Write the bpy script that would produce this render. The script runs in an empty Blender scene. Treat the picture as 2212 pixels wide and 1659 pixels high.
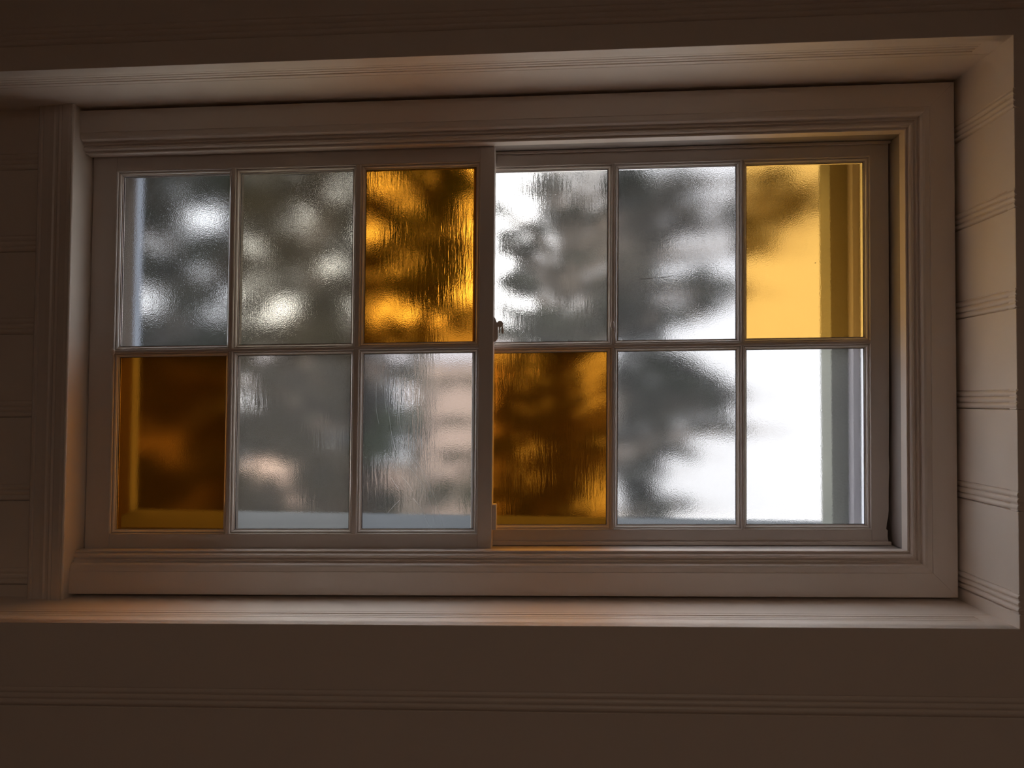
import bpy, math, random
import numpy as np
from mathutils import Vector, Matrix

random.seed(7)
rng = np.random.default_rng(11)
C = bpy.context.scene.collection
sc = bpy.context.scene
Z0 = 1.20            # height of the bottom of the window recess above the floor
H = 0.97             # height of the window casing
RACK = 0.0183        # the old house has settled: its level lines rise to the right
XR = -1.711          # face of the left jamb board
D = 0.150            # depth of the boarded recess
GAP = 0.006

# ------------------------------------------------------------------ camera, sky, sun, exposure
cam = bpy.data.cameras.new('camera')
camo = bpy.data.objects.new('camera', cam)
C.objects.link(camo)
cam.sensor_width = 36.0
cam.sensor_fit = 'HORIZONTAL'
cam.lens = 36.0 * 1438.7 / 2212.0
cam.clip_start = 0.02
cam.clip_end = 200
cam.dof.use_dof = True
cam.dof.focus_distance = 1.34
cam.dof.aperture_fstop = 2.4
yaw, pitch, roll = -0.05003, 0.0245, 0.00799
fw = Vector((math.sin(yaw) * math.cos(pitch), math.cos(yaw) * math.cos(pitch), math.sin(pitch)))
rt = Vector((math.cos(yaw), -math.sin(yaw), 0))
up = rt.cross(fw)
r2 = math.cos(roll) * rt + math.sin(roll) * up
u2 = -math.sin(roll) * rt + math.cos(roll) * up
mw = Matrix((r2, u2, -fw)).transposed().to_4x4()
mw.translation = Vector((-0.76916, -1.28609, Z0 + 0.3759))
camo.matrix_world = mw
sc.camera = camo

world = bpy.data.worlds.new('sky')
sc.world = world
world.use_nodes = True
wn = world.node_tree
wn.nodes.clear()
wo = wn.nodes.new('ShaderNodeOutputWorld')
bg = wn.nodes.new('ShaderNodeBackground')
bg.inputs['Color'].default_value = (0.93, 0.95, 1.0, 1)
# hazy sky: luminance grows smoothly from the horizon to the zenith (standard overcast law, zenith three times the horizon)
SKY_HORIZON = 2.9
wtc = wn.nodes.new('ShaderNodeTexCoord')
wsx = wn.nodes.new('ShaderNodeSeparateXYZ')
wmr = wn.nodes.new('ShaderNodeMapRange')
wmr.inputs['From Min'].default_value = 0.0
wmr.inputs['From Max'].default_value = 1.0
wmr.inputs['To Min'].default_value = SKY_HORIZON
wmr.inputs['To Max'].default_value = SKY_HORIZON * 3.0
wn.links.new(wtc.outputs['Generated'], wsx.inputs[0])
wn.links.new(wsx.outputs['Z'], wmr.inputs['Value'])
wn.links.new(wmr.outputs[0], bg.inputs['Strength'])
wn.links.new(bg.outputs[0], wo.inputs[0])

sun = bpy.data.lights.new('sun', 'SUN')
sun.energy = 5.5
sun.angle = math.radians(1.0)
sun.color = (1.0, 0.95, 0.88)
suno = bpy.data.objects.new('sun', sun)
suno.rotation_euler = Vector((0.25, 0.80, -0.62)).to_track_quat('-Z', 'Y').to_euler()
C.objects.link(suno)

room = bpy.data.lights.new('room_fill_light', 'AREA')     # added warm fill light behind the camera, no lamp seen there
room.shape = 'DISK'
room.size = 0.6
room.energy = 4.8
room.color = (1.0, 0.81, 0.65)
roomo = bpy.data.objects.new('room_fill_light', room)
roomo.location = (-0.3, -2.7, 2.45)
C.objects.link(roomo)

vs = sc.view_settings
vs.view_transform = 'Standard'
vs.look = 'None'
vs.gamma = 1.0
vs.exposure = 0.0
vs.use_curve_mapping = False
sc.cycles.max_bounces = 14
sc.cycles.transmission_bounces = 10
sc.cycles.diffuse_bounces = 5
sc.cycles.glossy_bounces = 4
sc.cycles.sample_clamp_indirect = 6.0
sc.cycles.use_denoising = True

# ------------------------------------------------------------------ materials
def lk(nt, a, b):
    nt.links.new(a, b)

def new_mat(name):
    m = bpy.data.materials.new(name)
    m.use_nodes = True
    nt = m.node_tree
    nt.nodes.clear()
    out = nt.nodes.new('ShaderNodeOutputMaterial')
    return m, nt, out

def noise(nt, scale, detail=3.0, rough=0.5, vec=None, mapscale=None):
    t = nt.nodes.new('ShaderNodeTexNoise')
    t.inputs['Scale'].default_value = scale
    t.inputs['Detail'].default_value = detail
    t.inputs['Roughness'].default_value = rough
    tc = nt.nodes.new('ShaderNodeTexCoord')
    src = tc.outputs['Object']
    if mapscale:
        mp = nt.nodes.new('ShaderNodeMapping')
        mp.inputs['Scale'].default_value = mapscale
        lk(nt, src, mp.inputs['Vector'])
        src = mp.outputs[0]
    lk(nt, src, t.inputs['Vector'])
    return t

def paint(name, col, rough=0.45, var=0.06, bump=0.15, bscale=90, mapscale=None, spec=0.5, coat=0.0):
    m, nt, out = new_mat(name)
    p = nt.nodes.new('ShaderNodeBsdfPrincipled')
    p.inputs['Roughness'].default_value = rough
    p.inputs['Specular IOR Level'].default_value = spec
    p.inputs['Coat Weight'].default_value = coat
    p.inputs['Coat Roughness'].default_value = 0.12
    n1 = noise(nt, 4.0, 4)
    mix = nt.nodes.new('ShaderNodeMix')
    mix.data_type = 'RGBA'
    lk(nt, n1.outputs['Fac'], mix.inputs['Factor'])
    a = [c * (1 - var) for c in col]
    b = [min(1, c * (1 + var)) for c in col]
    mix.inputs[6].default_value = (*a, 1)
    mix.inputs[7].default_value = (*b, 1)
    lk(nt, mix.outputs[2], p.inputs['Base Color'])
    n2 = noise(nt, bscale, 3, mapscale=mapscale)
    bp = nt.nodes.new('ShaderNodeBump')
    bp.inputs['Strength'].default_value = bump
    bp.inputs['Distance'].default_value = 0.002
    lk(nt, n2.outputs['Fac'], bp.inputs['Height'])
    lk(nt, bp.outputs[0], p.inputs['Normal'])
    lk(nt, p.outputs[0], out.inputs[0])
    return m

PAINT = (0.91, 0.80, 0.71)
M_WALL = paint('cream_board_paint', PAINT, 0.42, 0.03, 0.04, 60)
M_TRIM = paint('cream_trim_paint', (0.86, 0.76, 0.69), 0.30, 0.03, 0.03, 70)
M_SASH = paint('cream_sash_paint', (0.78, 0.70, 0.65), 0.33, 0.04, 0.04, 80)
M_GLOSS = paint('glossy_jamb_paint', (0.80, 0.72, 0.64), 0.16, 0.03, 0.05, 25, coat=0.6)
M_PLASTER = paint('room_plaster', (0.55, 0.47, 0.40), 0.8, 0.04, 0.2, 30)
M_CEIL = paint('ceiling_paint', (0.68, 0.60, 0.52), 0.8, 0.03, 0.1, 30)
M_FLOOR = paint('floor_wood', (0.20, 0.11, 0.06), 0.4, 0.2, 0.1, 20, (1, 12, 1))
M_TRACK = paint('shade_grey_track_paint', (0.42, 0.37, 0.34), 0.6, 0.08, 0.1, 60)  # darker grey puts the shade of the sash channels into the colour
M_MOULD = paint('glossy_moulding_paint', (0.80, 0.72, 0.66), 0.2, 0.03, 0.03, 60, coat=0.4)
M_REVEAL = paint('shade_brown_paint', (0.040, 0.030, 0.022), 0.9, 0.15, 0.3, 60, spec=0.05)  # dark brown stands in for shade on the outer reveal and left putty
M_BLUE = paint('skylight_blue_paint', (0.10, 0.12, 0.155), 0.5, 0.05, 0.2, 50)  # blue tint stands in for sky light on the outer casing edge
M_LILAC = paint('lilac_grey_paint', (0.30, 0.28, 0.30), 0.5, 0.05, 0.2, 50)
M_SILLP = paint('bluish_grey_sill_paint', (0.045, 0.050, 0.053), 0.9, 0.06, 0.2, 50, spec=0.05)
M_OUTWHITE = paint('outer_white_paint', (0.78, 0.80, 0.84), 0.5, 0.04, 0.2, 50)
M_MOTTLED = paint('mottled_grey_green', (0.15, 0.155, 0.12), 0.85, 0.35, 0.9, 260)  # mottled grey-green for the stand-in foliage strip and hidden framing
M_PUTTY = paint('dark_old_putty', (0.035, 0.022, 0.015), 0.7, 0.3, 0.5, 200)
M_STUCCO_W = paint('white_stucco', (0.21, 0.213, 0.222), 0.8, 0.03, 0.3, 20)
M_STUCCO_B = paint('beige_siding', (0.24, 0.17, 0.13), 0.75, 0.05, 0.2, 10)
M_ROOF = paint('grey_roof', (0.09, 0.08, 0.08), 0.8, 0.2, 0.3, 10)
M_GROUND = paint('pale_bounce_ground', (0.52, 0.49, 0.44), 0.9, 0.35, 0.5, 40)  # pale tone chosen to bounce light up into the recess
M_BARK = paint('tree_bark', (0.07, 0.055, 0.042), 0.9, 0.3, 0.6, 30, (1, 1, 0.2))
M_METAL = paint('painted_metal', (0.80, 0.70, 0.64), 0.35, 0.06, 0.2, 120)
M_PANE_DARK = paint('dark_house_glass', (0.02, 0.025, 0.03), 0.08, 0.1, 0.0, 5)

def leafmat(name, col, trans=0.35):
    m, nt, out = new_mat(name)
    d = nt.nodes.new('ShaderNodeBsdfDiffuse')
    t = nt.nodes.new('ShaderNodeBsdfTranslucent')
    n = noise(nt, 1.3, 2)
    cr = nt.nodes.new('ShaderNodeValToRGB')
    cr.color_ramp.elements[0].position = 0.35
    cr.color_ramp.elements[1].position = 0.65
    cr.color_ramp.elements[0].color = (*[c * 0.6 for c in col], 1)
    cr.color_ramp.elements[1].color = (*[min(1, c * 1.5) for c in col], 1)
    lk(nt, n.outputs['Fac'], cr.inputs[0])
    lk(nt, cr.outputs[0], d.inputs[0])
    lk(nt, cr.outputs[0], t.inputs[0])
    mx = nt.nodes.new('ShaderNodeMixShader')
    mx.inputs[0].default_value = trans
    lk(nt, d.outputs[0], mx.inputs[1])
    lk(nt, t.outputs[0], mx.inputs[2])
    lk(nt, mx.outputs[0], out.inputs[0])
    return m

M_LEAF_DARK = leafmat('evergreen_leaves', (0.006, 0.008, 0.0045))
M_LEAF_GREEN = leafmat('green_leaves', (0.010, 0.016, 0.005))
M_LEAF_OLIVE = leafmat('olive_leaves', (0.014, 0.011, 0.006))

def glass(name, tint, rough=0.14, ream=0.5, grain=0.4, seed=0.0, haze=0.016):
    """old drawn window glass: vertical reams plus a fine frosted grain"""
    m, nt, out = new_mat(name)
    p = nt.nodes.new('ShaderNodeBsdfPrincipled')
    p.inputs['Base Color'].default_value = (*tint, 1)
    p.inputs['Transmission Weight'].default_value = 1.0
    p.inputs['IOR'].default_value = 1.35
    p.inputs['Roughness'].default_value = rough
    tc = nt.nodes.new('ShaderNodeTexCoord')
    mp = nt.nodes.new('ShaderNodeMapping')
    mp.inputs['Location'].default_value = (seed, seed * 0.7, seed * 1.3)
    lk(nt, tc.outputs['Object'], mp.inputs['Vector'])
    mp2 = nt.nodes.new('ShaderNodeMapping')
    mp2.inputs['Scale'].default_value = (1.0, 1.0, 0.10)
    lk(nt, mp.outputs[0], mp2.inputs['Vector'])
    nr = nt.nodes.new('ShaderNodeTexNoise')
    nr.inputs['Scale'].default_value = 170
    nr.inputs['Detail'].default_value = 3
    nr.inputs['Distortion'].default_value = 0.4
    lk(nt, mp2.outputs[0], nr.inputs['Vector'])
    nm = nt.nodes.new('ShaderNodeTexNoise')          # where the reams are strong
    nm.inputs['Scale'].default_value = 7
    nm.inputs['Detail'].default_value = 2
    lk(nt, mp.outputs[0], nm.inputs['Vector'])
    ra = nt.nodes.new('ShaderNodeMapRange')
    ra.inputs['From Min'].default_value = 0.45
    ra.inputs['From Max'].default_value = 0.65
    lk(nt, nm.outputs['Fac'], ra.inputs['Value'])
    mm = nt.nodes.new('ShaderNodeMath')
    mm.operation = 'MULTIPLY'
    lk(nt, nr.outputs['Fac'], mm.inputs[0])
    lk(nt, ra.outputs[0], mm.inputs[1])
    ng = nt.nodes.new('ShaderNodeTexNoise')
    ng.inputs['Scale'].default_value = 500
    ng.inputs['Detail'].default_value = 2
    lk(nt, mp.outputs[0], ng.inputs['Vector'])
    b1 = nt.nodes.new('ShaderNodeBump')
    b1.inputs['Strength'].default_value = ream
    b1.inputs['Distance'].default_value = 0.0006
    lk(nt, mm.outputs[0], b1.inputs['Height'])
    b2 = nt.nodes.new('ShaderNodeBump')
    b2.inputs['Strength'].default_value = grain
    b2.inputs['Distance'].default_value = 0.0002
    lk(nt, ng.outputs['Fac'], b2.inputs['Height'])
    lk(nt, b1.outputs[0], b2.inputs['Normal'])
    lk(nt, b2.outputs[0], p.inputs['Normal'])
    tl = nt.nodes.new('ShaderNodeBsdfTranslucent')       # film of dust and haze on the old glass
    tl.inputs['Color'].default_value = (*tint, 1)
    mh = nt.nodes.new('ShaderNodeMixShader')
    mh.inputs[0].default_value = haze
    lk(nt, p.outputs[0], mh.inputs[1])
    lk(nt, tl.outputs[0], mh.inputs[2])
    lk(nt, mh.outputs[0], out.inputs[0])
    return m

CLEAR = (0.97, 0.975, 0.98)
AMBER = (0.72, 0.33, 0.035)
G_CLEAR = glass('clear_old_glass', CLEAR, 0.055, 0.15, 0.7, 0)
G_CLEAR_WARM = glass('clear_warm_glass', (0.97, 0.90, 0.74), 0.055, 0.3, 0.7, 1.7)
G_AMBER_DEEP = glass('deep_amber_glass', (0.62, 0.225, 0.016), 0.09, 0.2, 0.5, 7.7)
G_AMBER_PALE = glass('pale_amber_glass', (0.93, 0.54, 0.125), 0.06, 0.15, 0.6, 9.7, 0.05)
G_CLEAR_REAM = glass('clear_reamy_glass', (0.97, 0.94, 0.89), 0.055, 0.6, 0.5, 3.1, 0.024)
G_CLEAR_HAZY = glass('clear_hazy_glass', CLEAR, 0.055, 0.15, 0.7, 4.4, 0.035)
G_CLEAR_WAVY = glass('clear_wavy_glass', CLEAR, 0.08, 1.0, 0.6, 5.7)
G_AMBER = glass('amber_glass', AMBER, 0.09, 0.2, 0.4, 8.3)
G_AMBER_REAM = glass('amber_reamy_glass', (0.66, 0.26, 0.02), 0.08, 1.0, 0.5, 11.9)

# ------------------------------------------------------------------ mesh helpers
def rack(v):
    return (v[0], v[1], v[2] + Z0 + RACK * (v[0] + 0.85))

def mesh_obj(name, verts, faces, mat, parent=None, racked=True, smooth=False):
    me = bpy.data.meshes.new(name)
    me.from_pydata([rack(v) if racked else tuple(v) for v in verts], [], faces)
    me.materials.append(mat)
    me.validate()
    import bmesh
    bm = bmesh.new()
    bm.from_mesh(me)
    bmesh.ops.recalc_face_normals(bm, faces=bm.faces)
    bm.to_mesh(me)
    bm.free()
    if smooth:
        me.polygons.foreach_set('use_smooth', [True] * len(me.polygons))
    o = bpy.data.objects.new(name, me)
    C.objects.link(o)
    if parent:
        o.parent = parent
    return o

def empty(name, loc=(0, 0, 0)):
    o = bpy.data.objects.new(name, None)
    o.empty_display_size = 0.1
    C.objects.link(o)
    return o

def tag(o, label=None, cat=None, group=None, kind=None):
    if label: o['label'] = label
    if cat: o['category'] = cat
    if group: o['group'] = group
    if kind: o['kind'] = kind
    return o

class MB:
    def __init__(s):
        s.v = []; s.f = []
    def box(s, x0, x1, y0, y1, z0, z1, bev=0.0):
        if bev <= 0:
            n = len(s.v)
            s.v += [(x, y, z) for z in (z0, z1) for y in (y0, y1) for x in (x0, x1)]
            s.f += [tuple(n + i for i in q) for q in ((0, 2, 3, 1), (4, 5, 7, 6), (0, 1, 5, 4), (2, 6, 7, 3), (0, 4, 6, 2), (1, 3, 7, 5))]
            return s
        b = bev
        idx = {}
        for sx in (0, 1):
            for sy in (0, 1):
                for sz in (0, 1):
                    X = (x0, x1)[sx]; Y = (y0, y1)[sy]; Z = (z0, z1)[sz]
                    ix = b if sx == 0 else -b; iy = b if sy == 0 else -b; iz = b if sz == 0 else -b
                    idx[sx, sy, sz, 'x'] = len(s.v); s.v.append((X, Y + iy, Z + iz))
                    idx[sx, sy, sz, 'y'] = len(s.v); s.v.append((X + ix, Y, Z + iz))
                    idx[sx, sy, sz, 'z'] = len(s.v); s.v.append((X + ix, Y + iy, Z))
                    s.f.append((idx[sx, sy, sz, 'x'], idx[sx, sy, sz, 'y'], idx[sx, sy, sz, 'z']))
        for a in (0, 1):
            s.f.append(tuple(idx[a, p, q, 'x'] for p, q in ((0, 0), (1, 0), (1, 1), (0, 1))))
            s.f.append(tuple(idx[p, a, q, 'y'] for p, q in ((0, 0), (1, 0), (1, 1), (0, 1))))
            s.f.append(tuple(idx[p, q, a, 'z'] for p, q in ((0, 0), (1, 0), (1, 1), (0, 1))))
        for a in (0, 1):
            for c in (0, 1):
                s.f.append((idx[0, a, c, 'y'], idx[1, a, c, 'y'], idx[1, a, c, 'z'], idx[0, a, c, 'z']))
                s.f.append((idx[a, 0, c, 'x'], idx[a, 1, c, 'x'], idx[a, 1, c, 'z'], idx[a, 0, c, 'z']))
                s.f.append((idx[a, c, 0, 'x'], idx[a, c, 1, 'x'], idx[a, c, 1, 'y'], idx[a, c, 0, 'y']))
        return s
    def prism(s, A, B):
        """two matching closed outlines joined into a solid"""
        n = len(s.v); k = len(A)
        s.v += list(A) + list(B)
        for i in range(k):
            j = (i + 1) % k
            s.f.append((n + i, n + j, n + k + j, n + k + i))
        s.f.append(tuple(n + i for i in range(k)))
        s.f.append(tuple(n + k + i for i in reversed(range(k))))
        return s
    def ring(s, outlines):
        """a closed loop of matching closed outlines (a mitred frame)"""
        n = len(s.v); k = len(outlines[0]); m = len(outlines)
        for o in outlines: s.v += list(o)
        for a in range(m):
            b = (a + 1) % m
            for i in range(k):
                j = (i + 1) % k
                s.f.append((n + a * k + i, n + a * k + j, n + b * k + j, n + b * k + i))
        return s
    def tube(s, pts, rad, seg=7):
        n = len(s.v)
        pts = [Vector(p) for p in pts]
        for i, p in enumerate(pts):
            d = (pts[min(i + 1, len(pts) - 1)] - pts[max(i - 1, 0)]).normalized()
            a = d.cross(Vector((0.3, 0.9, 0.1))).normalized()
            b = d.cross(a)
            r = rad[i] if isinstance(rad, (list, tuple)) else rad
            for k in range(seg):
                t = 2 * math.pi * k / seg
                s.v.append(tuple(p + r * (math.cos(t) * a + math.sin(t) * b)))
        for i in range(len(pts) - 1):
            for k in range(seg):
                q = (k + 1) % seg
                s.f.append((n + i * seg + k, n + i * seg + q, n + (i + 1) * seg + q, n + (i + 1) * seg + k))
        s.f.append(tuple(n + k for k in range(seg)))
        s.f.append(tuple(n + (len(pts) - 1) * seg + k for k in reversed(range(seg))))
        return s
    def build(s, name, mat, parent=None, racked=True, smooth=False):
        return mesh_obj(name, s.v, s.f, mat, parent, racked, smooth)

# ------------------------------------------------------------------ boards with a triple bead
PITCH = 0.1673
ZC = [-0.150 + PITCH * k for k in range(-7, 10)]

def bead_profile(a, b, bead=0.033, proud=0.0010, groove=0.0018, bead_at_start=True, jit=0.0):
    """(t, d) pairs from t=a to t=b; d is depth below the flat face"""
    pts = [(a, groove + 0.004), (a + 0.0008, groove)]
    w = (bead - 0.002) / 3.0
    for i in range(3):
        s = a + 0.001 + i * w
        for q in (0.14, 0.32, 0.5, 0.68, 0.86):
            pts.append((s + q * w, -proud * math.sin(math.pi * q) * 1.0 + 0.0012 * (1 - math.sin(math.pi * q))))
        pts.append((s + w, groove if i < 2 else groove * 0.8))
    pts.append((a + bead + 0.0008, 0.0))
    pts.append((b - 0.0012, 0.0))
    pts.append((b - 0.0004, 0.0012))
    if not bead_at_start:
        pts = [(a + b - t, d) for t, d in reversed(pts)]
    return pts

TH = 0.018
def wall_plank(x0, x1, z0, z1, y, parent, clip=None):
    """horizontal board, face towards -y at plane y"""
    pr = bead_profile(z0, z1)
    if clip:
        pr = [(t, d) for t, d in pr if clip[0] < t < clip[1]]
        lo, hi = max(z0, clip[0]), min(z1, clip[1])
        if not pr: pr = [(lo, 0), (hi, 0)]
        if clip[0] > z0: pr = [(lo, pr[0][1])] + pr
        if clip[1] < z1: pr = pr + [(hi, pr[-1][1])]
    j = random.uniform(-0.0004, 0.0004)
    out = lambda x: [(x, y + d + j, t) for t, d in pr] + [(x, y + TH, pr[-1][0]), (x, y + TH, pr[0][0])]
    return MB().prism(out(x0), out(x1)).build('plank', M_WALL, parent)

XL, XRIGHT = -3.2, 1.6
XOPEN = -2.7            # left end of the recess, out of frame
wall = tag(empty('wall_back'), kind='structure')
top_edge, bot_edge = H + GAP, -GAP
for k in range(len(ZC) - 1):
    a, b = ZC[k], ZC[k + 1]
    if b <= bot_edge or a >= top_edge:
        wall_plank(XL, XRIGHT, a, b, -D, wall)
    elif a < bot_edge < b:
        wall_plank(XL, XRIGHT, a, b, -D, wall, clip=(a - 1, bot_edge))
        wall_plank(GAP, XRIGHT, a, b, -D, wall, clip=(bot_edge, b + 1))
        wall_plank(XL, XOPEN, a, b, -D, wall, clip=(bot_edge, b + 1))
    elif a < top_edge < b:
        wall_plank(XL, XRIGHT, a, b, -D, wall, clip=(top_edge, b + 1))
        wall_plank(GAP, XRIGHT, a, b, -D, wall, clip=(a - 1, top_edge))
        wall_plank(XL, XOPEN, a, b, -D, wall, clip=(a - 1, top_edge))
    else:
        wall_plank(GAP, XRIGHT, a, b, -D, wall)
        wall_plank(XL, XOPEN, a, b, -D, wall)
    # back wall of the recess, left of the window
    if b > bot_edge and a < top_edge:
        wall_plank(XOPEN, XR - 0.002, a, b, 0.004, wall, clip=(bot_edge, top_edge))
# solid core of the wall behind the boards
core = MB()
core.box(XL, XRIGHT, -D + TH + 0.001, 0.28, top_edge + 0.018, 2.0)
core.box(XL, XRIGHT, -D + TH + 0.001, 0.28, -1.35, bot_edge - 0.018)
core.box(GAP + 0.018, XRIGHT, -D + TH + 0.001, 0.28, bot_edge - 0.018, top_edge + 0.018)
core.box(XL, XOPEN - 0.018, -D + TH + 0.001, 0.28, bot_edge - 0.018, top_edge + 0.018)
core.box(XOPEN - 0.018, -1.8005, 0.025, 0.28, bot_edge - 0.018, top_edge + 0.018)
core.build('wall_core', M_STUCCO_W, wall)

# reveal boards: top and bottom run along the window, right side boards run into the depth
reveal = tag(empty('trim_1'), kind='structure')
def reveal_plank_x(z, sgn, y0, y1, beads, x1):
    """sgn=+1: face looks down (top reveal), -1: face looks up"""
    pr = []
    if beads:
        pr = [(y0, 0)] + [(t, d) for t, d in bead_profile(beads[0], y1, bead=beads[1] - beads[0])][1:]
        pr = [(y0, 0.0), (beads[0] - 0.001, 0.0), (beads[0], 0.0022)]
        w = (beads[1] - beads[0]) / 3
        for i in range(3):
            for q in (0.2, 0.5, 0.8):
                pr.append((beads[0] + (i + q) * w, 0.0004 + 0.0010 * (1 - math.sin(math.pi * q))))
            pr.append((beads[0] + (i + 1) * w, 0.0024))
        pr += [(beads[1] + 0.001, 0.0), (y1, 0.0)]
    else:
        pr = [(y0, 0.0012), (y0 + 0.0012, 0.0), (y1, 0.0)]
    def out(x):
        return [(x, t, z + sgn * d) for t, d in pr] + [(x, pr[-1][0], z + sgn * TH), (x, pr[0][0], z + sgn * TH)]
    mb = MB()
    xe = x1 - 0.034 if beads else x1
    mb.prism(out(XOPEN), out(xe))
    if beads:
        mb.box(xe, x1, y0, y1, min(z, z + sgn * TH), max(z, z + sgn * TH))
    return mb.build('plank', M_WALL, reveal)

reveal_plank_x(top_edge, 1, -D, -0.090, (-0.124, -0.099), GAP)
reveal_plank_x(top_edge, 1, -0.0895, 0.11, None, GAP)
reveal_plank_x(bot_edge, -1, -D, -0.080, (-0.117, -0.089), GAP)
reveal_plank_x(bot_edge, -1, -0.0795, 0.11, None, GAP)

def reveal_plank_right(z0, z1):
    lo, hi = max(z0, bot_edge), min(z1, top_edge)
    pr = [(t, d) for t, d in bead_profile(z0, z1, proud=0.0016, groove=0.003) if lo <= t <= hi]
    if lo > z0: pr = [(lo, 0.0)] + pr
    if hi < z1: pr = pr + [(hi, 0.0)]
    if len(pr) < 2: pr = [(lo, 0), (hi, 0)]
    j = random.uniform(-0.0005, 0.0005)
    A = [(GAP + d + j, -D - 0.0008, t) for t, d in pr] + [(GAP + TH, -D - 0.0008, pr[-1][0]), (GAP + TH, -D - 0.0008, pr[0][0])]
    B = [(x, 0.11, z) for x, y, z in A]
    return MB().prism(A, B).build('plank', M_WALL, reveal)

for k in range(len(ZC) - 1):
    if ZC[k + 1] > bot_edge + 0.002 and ZC[k] < top_edge - 0.05:
        reveal_plank_right(ZC[k], ZC[k + 1])
MB().box(XOPEN - 0.018, XOPEN, -D, 0.03, bot_edge, top_edge).build('end_board', M_WALL, reveal)

# left side casing: moulded board and the glossy jamb
lc = tag(empty('trim_2'), kind='structure')
pr = [(-1.790, 0.004), (-1.790, -0.009), (-1.786, -0.012), (-1.782, -0.012), (-1.780, -0.009), (-1.777, -0.012), (-1.764, -0.0125),
      (-1.755, -0.0135), (-1.752, -0.0115), (-1.748, -0.0115), (-1.746, -0.014), (-1.742, -0.016), (-1.738, -0.0145), (-1.735, -0.0165),
      (-1.722, -0.018), (-1.717, -0.0178)]
def sidec(z):
    return [(x, y, z) for x, y in pr] + [(-1.717, 0.004, z)]
MB().prism(sidec(bot_edge), sidec(top_edge)).build('casing_board', M_TRIM, lc)
arc = [(XR - 0.0055, -0.018), (XR - 0.0025, -0.0178), (XR - 0.0008, -0.0165), (XR, -0.0145), (XR, 0.038), (XR - 0.0055, 0.038)]
MB().prism([(x, y, bot_edge) for x, y in arc], [(x, y, top_edge) for x, y in arc]).build('jamb_board', M_GLOSS, lc)

# ------------------------------------------------------------------ window casing (moulded, mitred at the right)
win = tag(empty('window_1'), kind='structure')
CP = [(0.0, 0.030), (0.0, 0.0015), (0.0012, 0.0), (0.0450, 0.0), (0.0456, 0.0014), (0.0540, 0.0022), (0.0575, 0.0038), (0.0600, 0.0075),
      (0.0610, 0.0125), (0.0640, 0.0130), (0.0650, 0.0105), (0.0662, 0.0105), (0.0672, 0.0150), (0.0690, 0.0158), (0.0700, 0.0135),
      (0.0720, 0.0122), (0.0745, 0.0125), (0.0765, 0.0145), (0.0778, 0.0190), (0.0788, 0.0198), (0.0800, 0.0180), (0.0824, 0.0180), (0.0824, 0.038), (0.050, 0.038), (0.010, 0.030)]
t0 = [(XR, y, H - u) for u, y in CP]; t1 = [(-u, y, H - u) for u, y in CP]
MB().prism(t0, t1).build('casing_board', M_TRIM, win)
b0 = [(XR, y, u) for u, y in CP]; b1 = [(-u, y, u) for u, y in CP]
MB().prism(b0, b1).build('casing_board', M_TRIM, win)
c0 = [(-u, y, H - u - 0.0003) for u, y in CP]; c1 = [(-u, y, u + 0.0003) for u, y in CP]
MB().prism(c0, c1).build('casing_board', M_TRIM, win)
# jamb lining with its parting strip, around both sash channels
XI, ZT, ZB = -0.0824, H - 0.0824, 0.0824
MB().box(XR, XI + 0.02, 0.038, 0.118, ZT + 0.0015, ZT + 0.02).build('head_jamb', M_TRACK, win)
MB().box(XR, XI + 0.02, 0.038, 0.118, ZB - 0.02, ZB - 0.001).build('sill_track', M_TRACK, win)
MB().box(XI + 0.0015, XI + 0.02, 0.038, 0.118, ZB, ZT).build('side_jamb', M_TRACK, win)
MB().box(XR - 0.02, XR, 0.0385, 0.118, ZB, ZT).build('side_jamb', M_TRIM, win)
ps = MB()
ps.box(-0.874, XI, 0.070, 0.0745, ZT - 0.0045, ZT)
ps.build('parting_strip', M_TRIM, win)
MB().box(-0.874, XI - 0.004, 0.068, 0.0750, ZB, ZB + 0.0065).build('parting_strip', M_TRIM, win)
st = MB()
st.box(XI - 0.010, XI, 0.1085, 0.118, ZB, ZT)
st.box(XR, XI, 0.1085, 0.118, ZT - 0.006, ZT)
st.box(XR, XI, 0.1085, 0.118, ZB, ZB + 0.010)
st.box(XR, XR + 0.010, 0.1085, 0.118, ZB, ZT)
st.build('outer_stop', M_TRIM, win)
# outer part of the opening: deep painted reveal and sloping sill
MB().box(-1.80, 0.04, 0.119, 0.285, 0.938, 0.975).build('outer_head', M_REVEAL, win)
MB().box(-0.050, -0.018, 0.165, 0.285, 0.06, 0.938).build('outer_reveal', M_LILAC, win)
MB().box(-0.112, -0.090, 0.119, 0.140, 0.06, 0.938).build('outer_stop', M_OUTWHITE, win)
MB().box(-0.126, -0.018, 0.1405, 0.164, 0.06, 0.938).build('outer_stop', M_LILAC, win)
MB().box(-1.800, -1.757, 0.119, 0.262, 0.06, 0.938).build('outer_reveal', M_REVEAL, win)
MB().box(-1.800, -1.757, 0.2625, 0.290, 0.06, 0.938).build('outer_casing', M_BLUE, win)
bk = MB()                                   # rough framing hidden behind the casing; keeps daylight out of the joints
bk.box(-1.76, GAP + 0.018, 0.0305, 0.1185, -GAP, 0.050)
bk.box(-1.76, GAP + 0.018, 0.119, 0.285, -0.03, 0.050)
bk.box(-1.76, GAP + 0.018, 0.039, 0.1185, ZT + 0.021, H + GAP)
bk.box(-1.80, 0.04, 0.119, 0.285, 0.976, 1.01)
bk.box(-0.040, GAP, 0.0395, 0.1185, 0.05, ZT + 0.021)
bk.box(-0.0175, GAP + 0.020, 0.119, 0.285, 0.05, 0.976)
bk.box(-1.76, XR - 0.021, 0.0395, 0.1185, 0.05, ZT + 0.021)
bk.build('framing', M_MOTTLED, win)
sl = MB()
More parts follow.
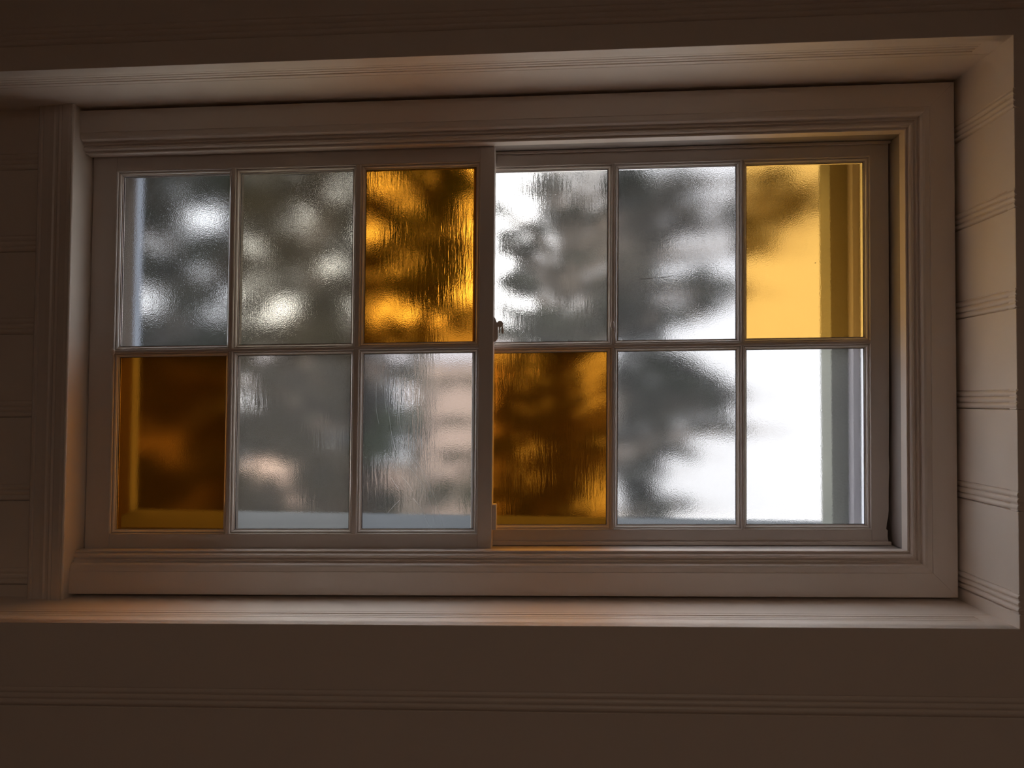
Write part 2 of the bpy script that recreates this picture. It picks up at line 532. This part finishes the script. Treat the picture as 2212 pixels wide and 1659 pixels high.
sl.prism([(-1.80, 0.119, 0.112), (-1.80, 0.30, 0.120), (-1.80, 0.30, 0.055), (-1.80, 0.119, 0.055)],
         [(0.02, 0.119, 0.088), (0.02, 0.30, 0.086), (0.02, 0.30, 0.055), (0.02, 0.119, 0.055)])
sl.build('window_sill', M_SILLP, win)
po = MB()  # added upright strip, stands in for dark foliage seen in a gap
po.prism([(-0.157, 0.170, 0.086), (-0.112, 0.170, 0.086), (-0.112, 0.225, 0.086), (-0.157, 0.225, 0.086)],
         [(-0.161, 0.170, 0.938), (-0.112, 0.170, 0.938), (-0.112, 0.225, 0.938), (-0.161, 0.225, 0.938)])
po.build('foliage_gap_strip', M_MOTTLED, win)['label'] = 'mottled grey-green strip standing in for foliage in a gap outside the glass'

# ------------------------------------------------------------------ sashes
def sticking(mb, g, yf, yg, yb, o=0.0085, back=False):
    """moulded ring round one glass opening g=(x0,x1,z0,z1)"""
    x0, x1, z0, z1 = g
    dp = yg - yf
    P = [(0.0, dp), (0.0, dp * 0.72), (0.0018, dp * 0.70), (0.0024, dp * 0.52), (0.0040, dp * 0.36), (0.0055, dp * 0.30), (0.0060, dp * 0.44),
         (0.0066, dp * 0.44), (0.0070, dp * 0.10), (o, 0.0), (o, dp + 0.0035), (0.0, dp + 0.0035)]
    if back: P = [(0.0, dp + 0.0036), (o, dp + 0.0036), (o, yb - yf), (0.0045, yb - yf)]
    outs = []
    for cx, cz, sx, sz in ((x0, z0, -1, -1), (x1, z0, 1, -1), (x1, z1, 1, 1), (x0, z1, -1, 1)):
        outs.append([(cx + sx * u, yf + d, cz + sz * u) for u, d in P])
    mb.ring(outs)

def sash(name, label, x0, x1, z0, z1, cols, rows, yf, kinds, seedrag=None, o=0.0085, backmat=None):
    root = tag(empty(name), label, 'window sash', 'sliding sashes of the window')
    yg, yb = yf + 0.012, yf + 0.034
    gx0, gx1 = cols[0][0] - o, cols[-1][1] + o
    gz0, gz1 = rows[1][0] - o, rows[0][1] + o
    MB().box(x0, gx0, yf, yb, z0, z1, 0.0012).build('stile', M_SASH, root)
    if seedrag is None:
        MB().box(gx1, x1, yf, yb, z0, z1, 0.0012).build('stile', M_SASH, root)
    else:                                   # chipped outer edge near the bottom
        edge = seedrag
        out = [(gx1, z1), (gx1, z0)] + edge + [(x1, z1)]
        MB().prism([(x, yf, z) for x, z in out], [(x, yb, z) for x, z in out]).build('stile', M_SASH, root)
    MB().box(gx0, gx1, yf, yb, gz1, z1, 0.0008).build('rail', M_SASH, root)
    MB().box(gx0, gx1, yf, yb, z0, gz0, 0.0008).build('rail', M_SASH, root)
    zm0, zm1 = rows[1][1] + o, rows[0][0] - o
    MB().box(gx0, gx1, yf, yb, zm0, zm1, 0.0010).build('muntin', M_SASH, root)
    for i in (0, 1):
        xm0, xm1 = cols[i][1] + o, cols[i + 1][0] - o
        MB().box(xm0, xm1, yf, yb, gz0, zm0, 0.0010).build('muntin', M_SASH, root)
        MB().box(xm0, xm1, yf, yb, zm1, gz1, 0.0010).build('muntin', M_SASH, root)
    panes = {}
    for r in (0, 1):
        for c in (0, 1, 2):
            g = (cols[c][0], cols[c][1], rows[r][0], rows[r][1])
            m = MB(); sticking(m, g, yf, yg, yb, o)
            m.build('glazing_moulding', M_MOULD, root)
            m = MB(); sticking(m, g, yf, yg, yb, o, True)
            m.build('glazing_putty', backmat, root)
            # thin dark line of old putty round the glass
            pm = MB()
            outs = []
            w = 0.0011
            for cx, cz, sx, sz in ((g[0], g[2], 1, 1), (g[1], g[2], -1, 1), (g[1], g[3], -1, -1), (g[0], g[3], 1, -1)):
                outs.append([(cx - sx * 0.001, yg - 0.0012, cz - sz * 0.001), (cx + sx * w, yg - 0.0012, cz + sz * w * 0.8),
                             (cx + sx * w, yg + 0.0002, cz + sz * w * 0.8), (cx - sx * 0.001, yg + 0.0002, cz - sz * 0.001)])
            pm.ring(outs)
            pm.build('putty_line', M_PUTTY, root)
            mt, lb = kinds[r][c]
            p = MB().box(g[0] - 0.002, g[1] + 0.002, yg, yg + 0.003, g[2] - 0.002, g[3] + 0.002).build('glass_pane', mt, root)
            if lb: p['label'] = lb
            panes[r, c] = p
    return root, panes

amb = 'amber glass pane'
Lcols = [(-1.6495, -1.4235), (-1.4000, -1.1645), (-1.1385, -0.9115)]
Lrows = [(0.4950, 0.8500), (0.1190, 0.4730)]
L, LP = sash('window_sash', 'nearer left-hand sliding sash with six panes, amber at top right and bottom left',
             XR + 0.0015, -0.8737, 0.070, 0.900, Lcols, Lrows, 0.040,
             [[(G_CLEAR, None), (G_CLEAR_WARM, None), (G_AMBER_REAM, amb)], [(G_AMBER_DEEP, amb), (G_CLEAR_REAM, None), (G_CLEAR_WAVY, 'scratched clear glass pane')]], backmat=M_REVEAL)  # putty backs shaded by their brown colour
Rcols = [(-0.8800, -0.6430), (-0.6215, -0.3825), (-0.3625, -0.1285)]
Rrows = [(0.4955, 0.8510), (0.1205, 0.4735)]
edge = [(-0.0875, 0.070), (-0.0880, 0.086), (-0.0900, 0.098), (-0.0895, 0.110), (-0.0925, 0.113), (-0.0912, 0.124), (-0.0888, 0.136),
        (-0.0875, 0.150), (-0.0872, 0.200), (-0.0858, 0.235), (-0.0868, 0.260), (-0.0855, 0.340), (-0.0848, 0.520), (-0.0843, 0.900)]
Rr, RP = sash('window_sash', 'farther right-hand sliding sash with amber panes at top right and bottom left, chipped edge',
              -0.9200, -0.0843, 0.070, 0.900, Rcols, Rrows, 0.076,
              [[(G_CLEAR_REAM, None), (G_CLEAR, None), (G_AMBER_PALE, 'pale amber glass pane')], [(G_AMBER_REAM, amb), (G_CLEAR, None), (G_CLEAR_HAZY, None)]], seedrag=edge, backmat=M_OUTWHITE)  # same putty backs in white, as the lit side

# worn details
M_SCR, nts, outs_ = new_mat('scratch_white')
dd = nts.nodes.new('ShaderNodeBsdfDiffuse'); dd.inputs[0].default_value = (0.75, 0.75, 0.75, 1)
tt = nts.nodes.new('ShaderNodeBsdfTranslucent'); tt.inputs[0].default_value = (0.8, 0.8, 0.8, 1)
ms = nts.nodes.new('ShaderNodeMixShader'); lk(nts, dd.outputs[0], ms.inputs[1]); lk(nts, tt.outputs[0], ms.inputs[2]); lk(nts, ms.outputs[0], outs_.inputs[0])

def scratch(pane, pts, r, y, mat=M_SCR, name='scratch'):
    P = []
    n = 16
    m = len(pts)
    for i in range(n + 1):           # smooth curve through the given points
        t = i / n * (m - 1)
        k = min(int(t), m - 2); f = t - k
        p0 = Vector(pts[max(k - 1, 0)]); p1 = Vector(pts[k]); p2 = Vector(pts[k + 1]); p3 = Vector(pts[min(k + 2, m - 1)])
        q = 0.5 * ((2 * p1) + (-p0 + p2) * f + (2 * p0 - 5 * p1 + 4 * p2 - p3) * f * f + (-p0 + 3 * p1 - 3 * p2 + p3) * f ** 3)
        P.append((q.x, y, q.y))
    MB().tube(P, [r * (0.35 + 0.65 * math.sin(math.pi * (0.08 + 0.84 * i / n))) for i in range(n + 1)], 4).build(name, mat, pane)

yl = 0.0518
sp = LP[1, 2]
S = [([(-1.0760, .470), (-1.0860, .400), (-1.0850, .345), (-1.0700, .275), (-1.0350, .235), (-1.0050, .185), (-0.9880, .130)], 0.00026),
     ([(-1.0500, .445), (-1.0640, .385), (-1.0620, .325), (-1.0450, .275), (-1.0150, .235), (-0.9930, .190), (-0.9730, .125)], 0.00034),
     ([(-1.0930, .460), (-1.0950, .395), (-1.0900, .350)], 0.00020),
     ([(-1.1120, .415), (-1.1120, .365), (-1.1060, .330)], 0.00020),
     ([(-1.0340, .180), (-1.0180, .160), (-1.0020, .130), (-0.9960, .122)], 0.00034),
     ([(-1.0860, .150), (-1.0740, .164), (-1.0620, .176)], 0.00024),
     ([(-1.0790, .222), (-1.0720, .210), (-1.0640, .198)], 0.00018),
     ([(-1.0600, .226), (-1.0450, .210), (-1.0360, .196)], 0.00018),
     ([(-1.0140, .222), (-1.0020, .200), (-0.9960, .180)], 0.00030)]
for pts, r in S:
    scratch(sp, pts, r * 0.6, yl)
yr = 0.0878
scratch(RP[0, 1], [(-0.585, .6215), (-0.570, .6222), (-0.555, .6228), (-0.545, .6245)], 0.0006, yr, M_PUTTY, 'crack')
scratch(RP[0, 1], [(-0.540, .6238), (-0.530, .6250), (-0.515, .6255)], 0.0006, yr, M_PUTTY, 'crack')
scratch(LP[0, 1], [(-1.315, .8445), (-1.285, .8452), (-1.245, .8462)], 0.0007, yl, M_PUTTY, 'crack')
scratch(LP[1, 1], [(-1.376, .4665), (-1.370, .4660), (-1.366, .4662)], 0.0007, yl, M_PUTTY, 'crack')
for pane, x, z, y, r in ((RP[0, 2], -0.2235, .648, yr, .0009), (LP[0, 2], -0.992, .616, yl, .0010), (LP[0, 2], -0.988, .696, yl, .0007),
                         (LP[0, 2], -1.071, .771, yl, .0007), (LP[1, 2], -1.005, .385, yl, .0006), (LP[0, 2], -0.945, .806, yl, .0006)):
    MB().tube([(x - r, y, z), (x + r, y, z + r * .3)], [r, r * .8], 6).build('speck', M_PUTTY, pane)
# drips of thick paint on the muntins
def blob(parent, x, y, z, rx, ry, rz, mat=M_SASH, name='paint_drip'):
    v, f = [], []
    for i in range(7):
        th = math.pi * i / 6
        for k in range(10):
            ph = 2 * math.pi * k / 10
            v.append((x + rx * math.sin(th) * math.cos(ph), y + ry * math.sin(th) * math.sin(ph), z + rz * math.cos(th)))
    for i in range(6):
        for k in range(10):
            q = (k + 1) % 10
            f.append((i * 10 + k, i * 10 + q, (i + 1) * 10 + q, (i + 1) * 10 + k))
    return mesh_obj(name, v, f, mat, parent, True, True)
blob(L, -1.6590, 0.040, 0.484, 0.0060, 0.003, 0.0070)
blob(Rr, -0.6335, 0.076, 0.527, 0.0045, 0.003, 0.0085)
blob(Rr, -0.3725, 0.076, 0.517, 0.0035, 0.002, 0.0050)
blob(Rr, -0.6300, 0.076, 0.505, 0.0028, 0.002, 0.0120)

# painted hook latch on the edge of the meeting stile, and the small guide block below
lx, lz = -0.8737, 0.5290
def flat(pts, y0, y1, name, parent):
    A = [(lx + a, y0, lz + b) for a, b in pts]
    return MB().prism(A, [(x, y1, z) for x, y, z in A]).build(name, M_METAL, parent)
latch = flat([(0.0, .016), (0.0030, .012), (0.0045, .008), (0.0060, .004), (0.0085, .002), (0.0085, -.0165), (0.0088, -.028), (0.0040, -.035), (0.0, -.035)], 0.046, 0.052, 'hook_latch', L)
flat([(0.0125 + 0.0064 * math.cos(2 * math.pi * k / 20), 0.0064 * math.sin(2 * math.pi * k / 20)) for k in range(20)], 0.0445, 0.0525, 'latch_knob', latch)
flat([(0.0165, -.003), (0.0190, -.005), (0.0205, -.013), (0.0195, -.018), (0.0165, -.0195), (0.0150, -.013), (0.0158, -.008)], 0.047, 0.0515, 'latch_hook', latch)
flat([(0.0103, -.004), (0.0132, -.004), (0.0128, -.0175), (0.0108, -.0185)], 0.0475, 0.051, 'latch_pin', latch)
MB().box(lx, lx + 0.0085, 0.046, 0.062, 0.1165, 0.168, 0.0012).build('guide_block', M_METAL, L)

# ------------------------------------------------------------------ the rest of the room (closed shell)
fl = MB().box(-3.4, 1.9, -4.6, 0.30, -0.12, 0.0)
tag(fl.build('floor', M_FLOOR, None, racked=False), kind='structure')
ce = MB().box(-3.4, 1.9, -4.6, 0.45, 2.62, 2.80)
tag(ce.build('ceiling', M_CEIL, None, racked=False), kind='structure')
tag(MB().box(-3.4, -3.2, -4.6, 0.30, 0.0, 2.62).build('wall_left', M_PLASTER, None, racked=False), kind='structure')
tag(MB().box(1.6, 1.9, -4.6, 0.30, 0.0, 2.62).build('wall_right', M_PLASTER, None, racked=False), kind='structure')
tag(MB().box(-3.4, 1.9, -4.8, -4.6, -0.1, 2.7).build('wall_front', M_PLASTER, None, racked=False), kind='structure')

# ------------------------------------------------------------------ outside
GZ = -0.35
gm = MB().box(-25, 25, 0.30, 40, GZ - 0.2, GZ)  # unseen ground, made pale as a light bounce for the reveals
tag(gm.build('bounce_ground', M_GROUND, None, racked=False), kind='structure')

def house(label, x0, x1, y0, y1, ztop, roof_h, mat, windows, e=0.1):
    root = tag(empty('house'), label, 'house')
    MB().box(x0, x1, y0, y1, GZ - 0.05, ztop).build('wall', mat, root, racked=False)
    xm = (x0 + x1) / 2
    if roof_h:
        A = [(x0 - e, y0 - e, ztop), (x0 - e, y1 + e, ztop), (x0 - e, (y0 + y1) / 2, ztop + roof_h)]
        B = [(x1 + e, y, z) for x, y, z in A]
        MB().prism(A, B).build('roof', M_ROOF, root, racked=False)
    for (a, b, c, d) in windows:
        w = MB()
        for q in ((a - .06, a, c - .06, d + .06), (b, b + .06, c - .06, d + .06), (a, b, d, d + .06), (a, b, c - .06, c), ((a + b) / 2 - .02, (a + b) / 2 + .02, c, d)):
            w.box(q[0], q[1], y0 - 0.05, y0 + 0.01, q[2], q[3])
        fo = w.build('window_frame', M_OUTWHITE, root, racked=False)
        MB().box(a, b, y0 - 0.02, y0 + 0.01, c, d).build('window_glass', M_PANE_DARK, fo, racked=False)
    return root
house('long beige single-storey house behind the trees on the left', -11, -1.4, 8.6, 14, 2.15, 0.9, M_STUCCO_B, [(-6.3, -5.3, 0.7, 1.8), (-3.9, -2.9, 0.7, 1.8)])
house('tall sunlit white stucco house filling the view on the right', -1.0, 9.0, 9.4, 16, 7.5, 1.2, M_STUCCO_W, [])

def leaves(n, c, r, size, elong, down=0.0):
    d = rng.normal(size=(n, 3)); d /= np.linalg.norm(d, axis=1)[:, None]
    rad = rng.random(n) ** (1 / 2.4)
    P = np.array(c) + d * rad[:, None] * np.array(r)
    a = rng.normal(size=(n, 3)); a[:, 2] = a[:, 2] * 0.5 - down
    a /= np.linalg.norm(a, axis=1)[:, None]
    b = np.cross(a, rng.normal(size=(n, 3))); b /= np.linalg.norm(b, axis=1)[:, None]
    s = size * (0.6 + 0.8 * rng.random(n))[:, None]
    V = np.stack([P - a * s * elong * .5, P + b * s * .5, P + a * s * elong * .5, P - b * s * .5], 1)
    return V.reshape(-1, 3)

def tree(label, base, height, blobs, mat, size=0.07, elong=1.6, r0=0.12, down=0.2):
    root = tag(empty('tree'), label, 'tree')
    bx, by = base
    pts = []
    for i in range(7):
        t = i / 6
        pts.append((bx + 0.12 * math.sin(3 * t + bx), by + 0.1 * math.cos(2.3 * t + by), GZ - 0.05 + t * (height - GZ)))
    MB().tube(pts, [r0 * (1 - 0.8 * i / 6) for i in range(7)], 9).build('trunk', M_BARK, root, racked=False, smooth=True)
    Vs = []
    for (x, y, z, rx, ry, rz, n) in blobs:
        Vs.append(leaves(n, (x, y, z), (rx, ry, rz), size, elong, down))
        t = min(0.95, max(0.15, (z - 0.35 - GZ) / (height - GZ)))
        k = t * 6; i = min(int(k), 5); f = k - i
        p = [pts[i][q] * (1 - f) + pts[i + 1][q] * f for q in range(3)]
        mid = ((p[0] + x) / 2, (p[1] + y) / 2, (p[2] + z) / 2 + 0.10)
        MB().tube([p, mid, (x, y, z), (x + (x - p[0]) * .3, y, z - 0.02)], [r0 * .28, r0 * .2, r0 * .1, r0 * .04], 6).build('branch', M_BARK, root, racked=False, smooth=True)
    V = np.concatenate(Vs)
    n = len(V) // 4
    me = bpy.data.meshes.new('foliage')
    me.vertices.add(len(V)); me.vertices.foreach_set('co', V.astype(np.float32).ravel())
    me.loops.add(4 * n); me.loops.foreach_set('vertex_index', np.arange(4 * n, dtype=np.int32))
    me.polygons.add(n); me.polygons.foreach_set('loop_start', np.arange(0, 4 * n, 4, dtype=np.int32))
    me.update(); me.validate()
    me.materials.append(mat)
    o = bpy.data.objects.new('foliage', me)
    C.objects.link(o); o.parent = root
    o['kind'] = 'stuff'
    return root

def blobs_in(xr, yr, zr, n, r, nl, flat=0.55):
    out = []
    for i in range(n):
        q = r * random.uniform(0.75, 1.25)
        out.append((random.uniform(*xr), random.uniform(*yr), random.uniform(*zr), q, q * .8, q * flat, nl))
    return out

def blob_grid(xr, yr, zr, step, r, nl, flat=0.7):
    """clumps of leaves spread evenly over a crown, with small gaps left between them"""
    out = []
    nx = max(1, round((xr[1] - xr[0]) / step)); nz = max(1, round((zr[1] - zr[0]) / step))
    for i in range(nx):
        for k in range(nz):
            q = r * random.uniform(0.7, 1.25)
            out.append((xr[0] + (i + random.uniform(.1, .9)) * (xr[1] - xr[0]) / nx, random.uniform(*yr),
                        zr[0] + (k + random.uniform(.1, .9)) * (zr[1] - zr[0]) / nz, q, q * .7, q * flat, int(nl * random.uniform(.6, 1.2))))
    return out

# trees behind the left-hand sash
tree('dark evergreen tree seen through the far left panes', (-4.6, 5.4), 4.6, blob_grid((-5.9, -3.9), (5.0, 5.9), (0.0, 4.6), 0.28, 0.30, 215), M_LEAF_DARK, 0.07)
tree('olive leafy tree seen through the middle of the left-hand sash', (-3.0, 5.1), 4.6, blob_grid((-3.8, -2.35), (4.7, 5.6), (0.0, 4.6), 0.28, 0.30, 210), M_LEAF_OLIVE, 0.065)
tree('green tree standing behind the meeting stiles of the sashes', (-1.9, 5.0), 4.3,
     blob_grid((-2.3, -1.4), (4.7, 5.3), (2.35, 4.4), 0.30, 0.28, 165) + blob_grid((-2.35, -2.05), (4.7, 5.3), (0.2, 2.3), 0.33, 0.24, 150)
     + blob_grid((-2.0, -0.9), (4.7, 5.3), (0.0, 0.8), 0.33, 0.24, 160) + [(-1.6, 5.0, 1.75, .5, .1, .035, 60), (-1.7, 5.0, 1.38, .45, .1, .035, 50), (-1.5, 5.0, 1.05, .4, .1, .05, 60)], M_LEAF_GREEN, 0.065)
# evergreen whose branches reach over the white wall
KX, KZ = 0.003867, 0.00395
bl = []
for (x, z, rx, rz, n) in ((-0.90, 0.85, .55, .55, 900), (-0.85, 1.60, .38, .36, 650), (-0.70, 2.15, .40, .20, 420), (-0.25, 2.40, .20, .26, 260),
                          (-0.95, 2.85, .22, .08, 90), (-0.60, 3.12, .30, .05, 70), (-0.38, 2.75, .22, .05, 70), (-0.75, 3.38, .30, .05, 60), (-1.00, 2.55, .16, .12, 110),
                          (-0.10, 3.40, .20, .16, 240), (0.25, 3.42, .40, .05, 110), (0.32, 3.22, .30, .06, 130), (0.05, 2.95, .22, .16, 200), (0.42, 3.08, .20, .05, 70), (-0.05, 2.60, .24, .22, 290),
                          (0.02, 2.18, .22, .22, 270), (0.48, 2.62, .13, .05, 50), (0.52, 2.52, .24, .035, 60), (0.55, 2.38, .15, .08, 70), (0.30, 2.28, .22, .05, 60), (0.30, 2.55, .15, .04, 40),
                          (0.15, 1.78, .38, .22, 620), (0.45, 1.72, .24, .14, 260), (0.55, 1.55, .26, .08, 170), (0.62, 1.40, .20, .05, 80), (0.10, 1.42, .26, .14, 260),
                          (0.22, 1.18, .22, .07, 90), (0.0, 1.05, .20, .22, 180), (0.05, 0.70, .22, .22, 220),
                          (1.10, 3.28, .34, .045, 90), (1.22, 3.18, .28, .035, 70), (1.00, 3.42, .28, .04, 60), (0.95, 3.05, .20, .06, 60), (0.92, 2.88, .14, .05, 35)):
    bl.append((x, 4.3, z, rx * 1.05, 0.30, rz * 1.15, int(n * 0.8)))
    for i in range(4):                # small loose sprays round each clump
        bl.append((x + rx * random.uniform(-1.1, 1.3), 4.3 + random.uniform(-.3, .3), z + rz * random.uniform(-1.2, 1.2), rx * .45, .15, .035, max(10, int(n * .07))))
for i in range(16):                   # thin level sprays between the trunk and the meeting stiles
    bl.append((random.uniform(-1.25, -0.45), 4.3 + random.uniform(-.3, .3), random.uniform(2.1, 3.45), random.uniform(.14, .28), .12, .03, 24))
tree('evergreen tree with branches reaching across the white house', (-0.75, 4.4), 4.0, bl, M_LEAF_DARK, 0.055, 2.4, 0.09, 0.35)
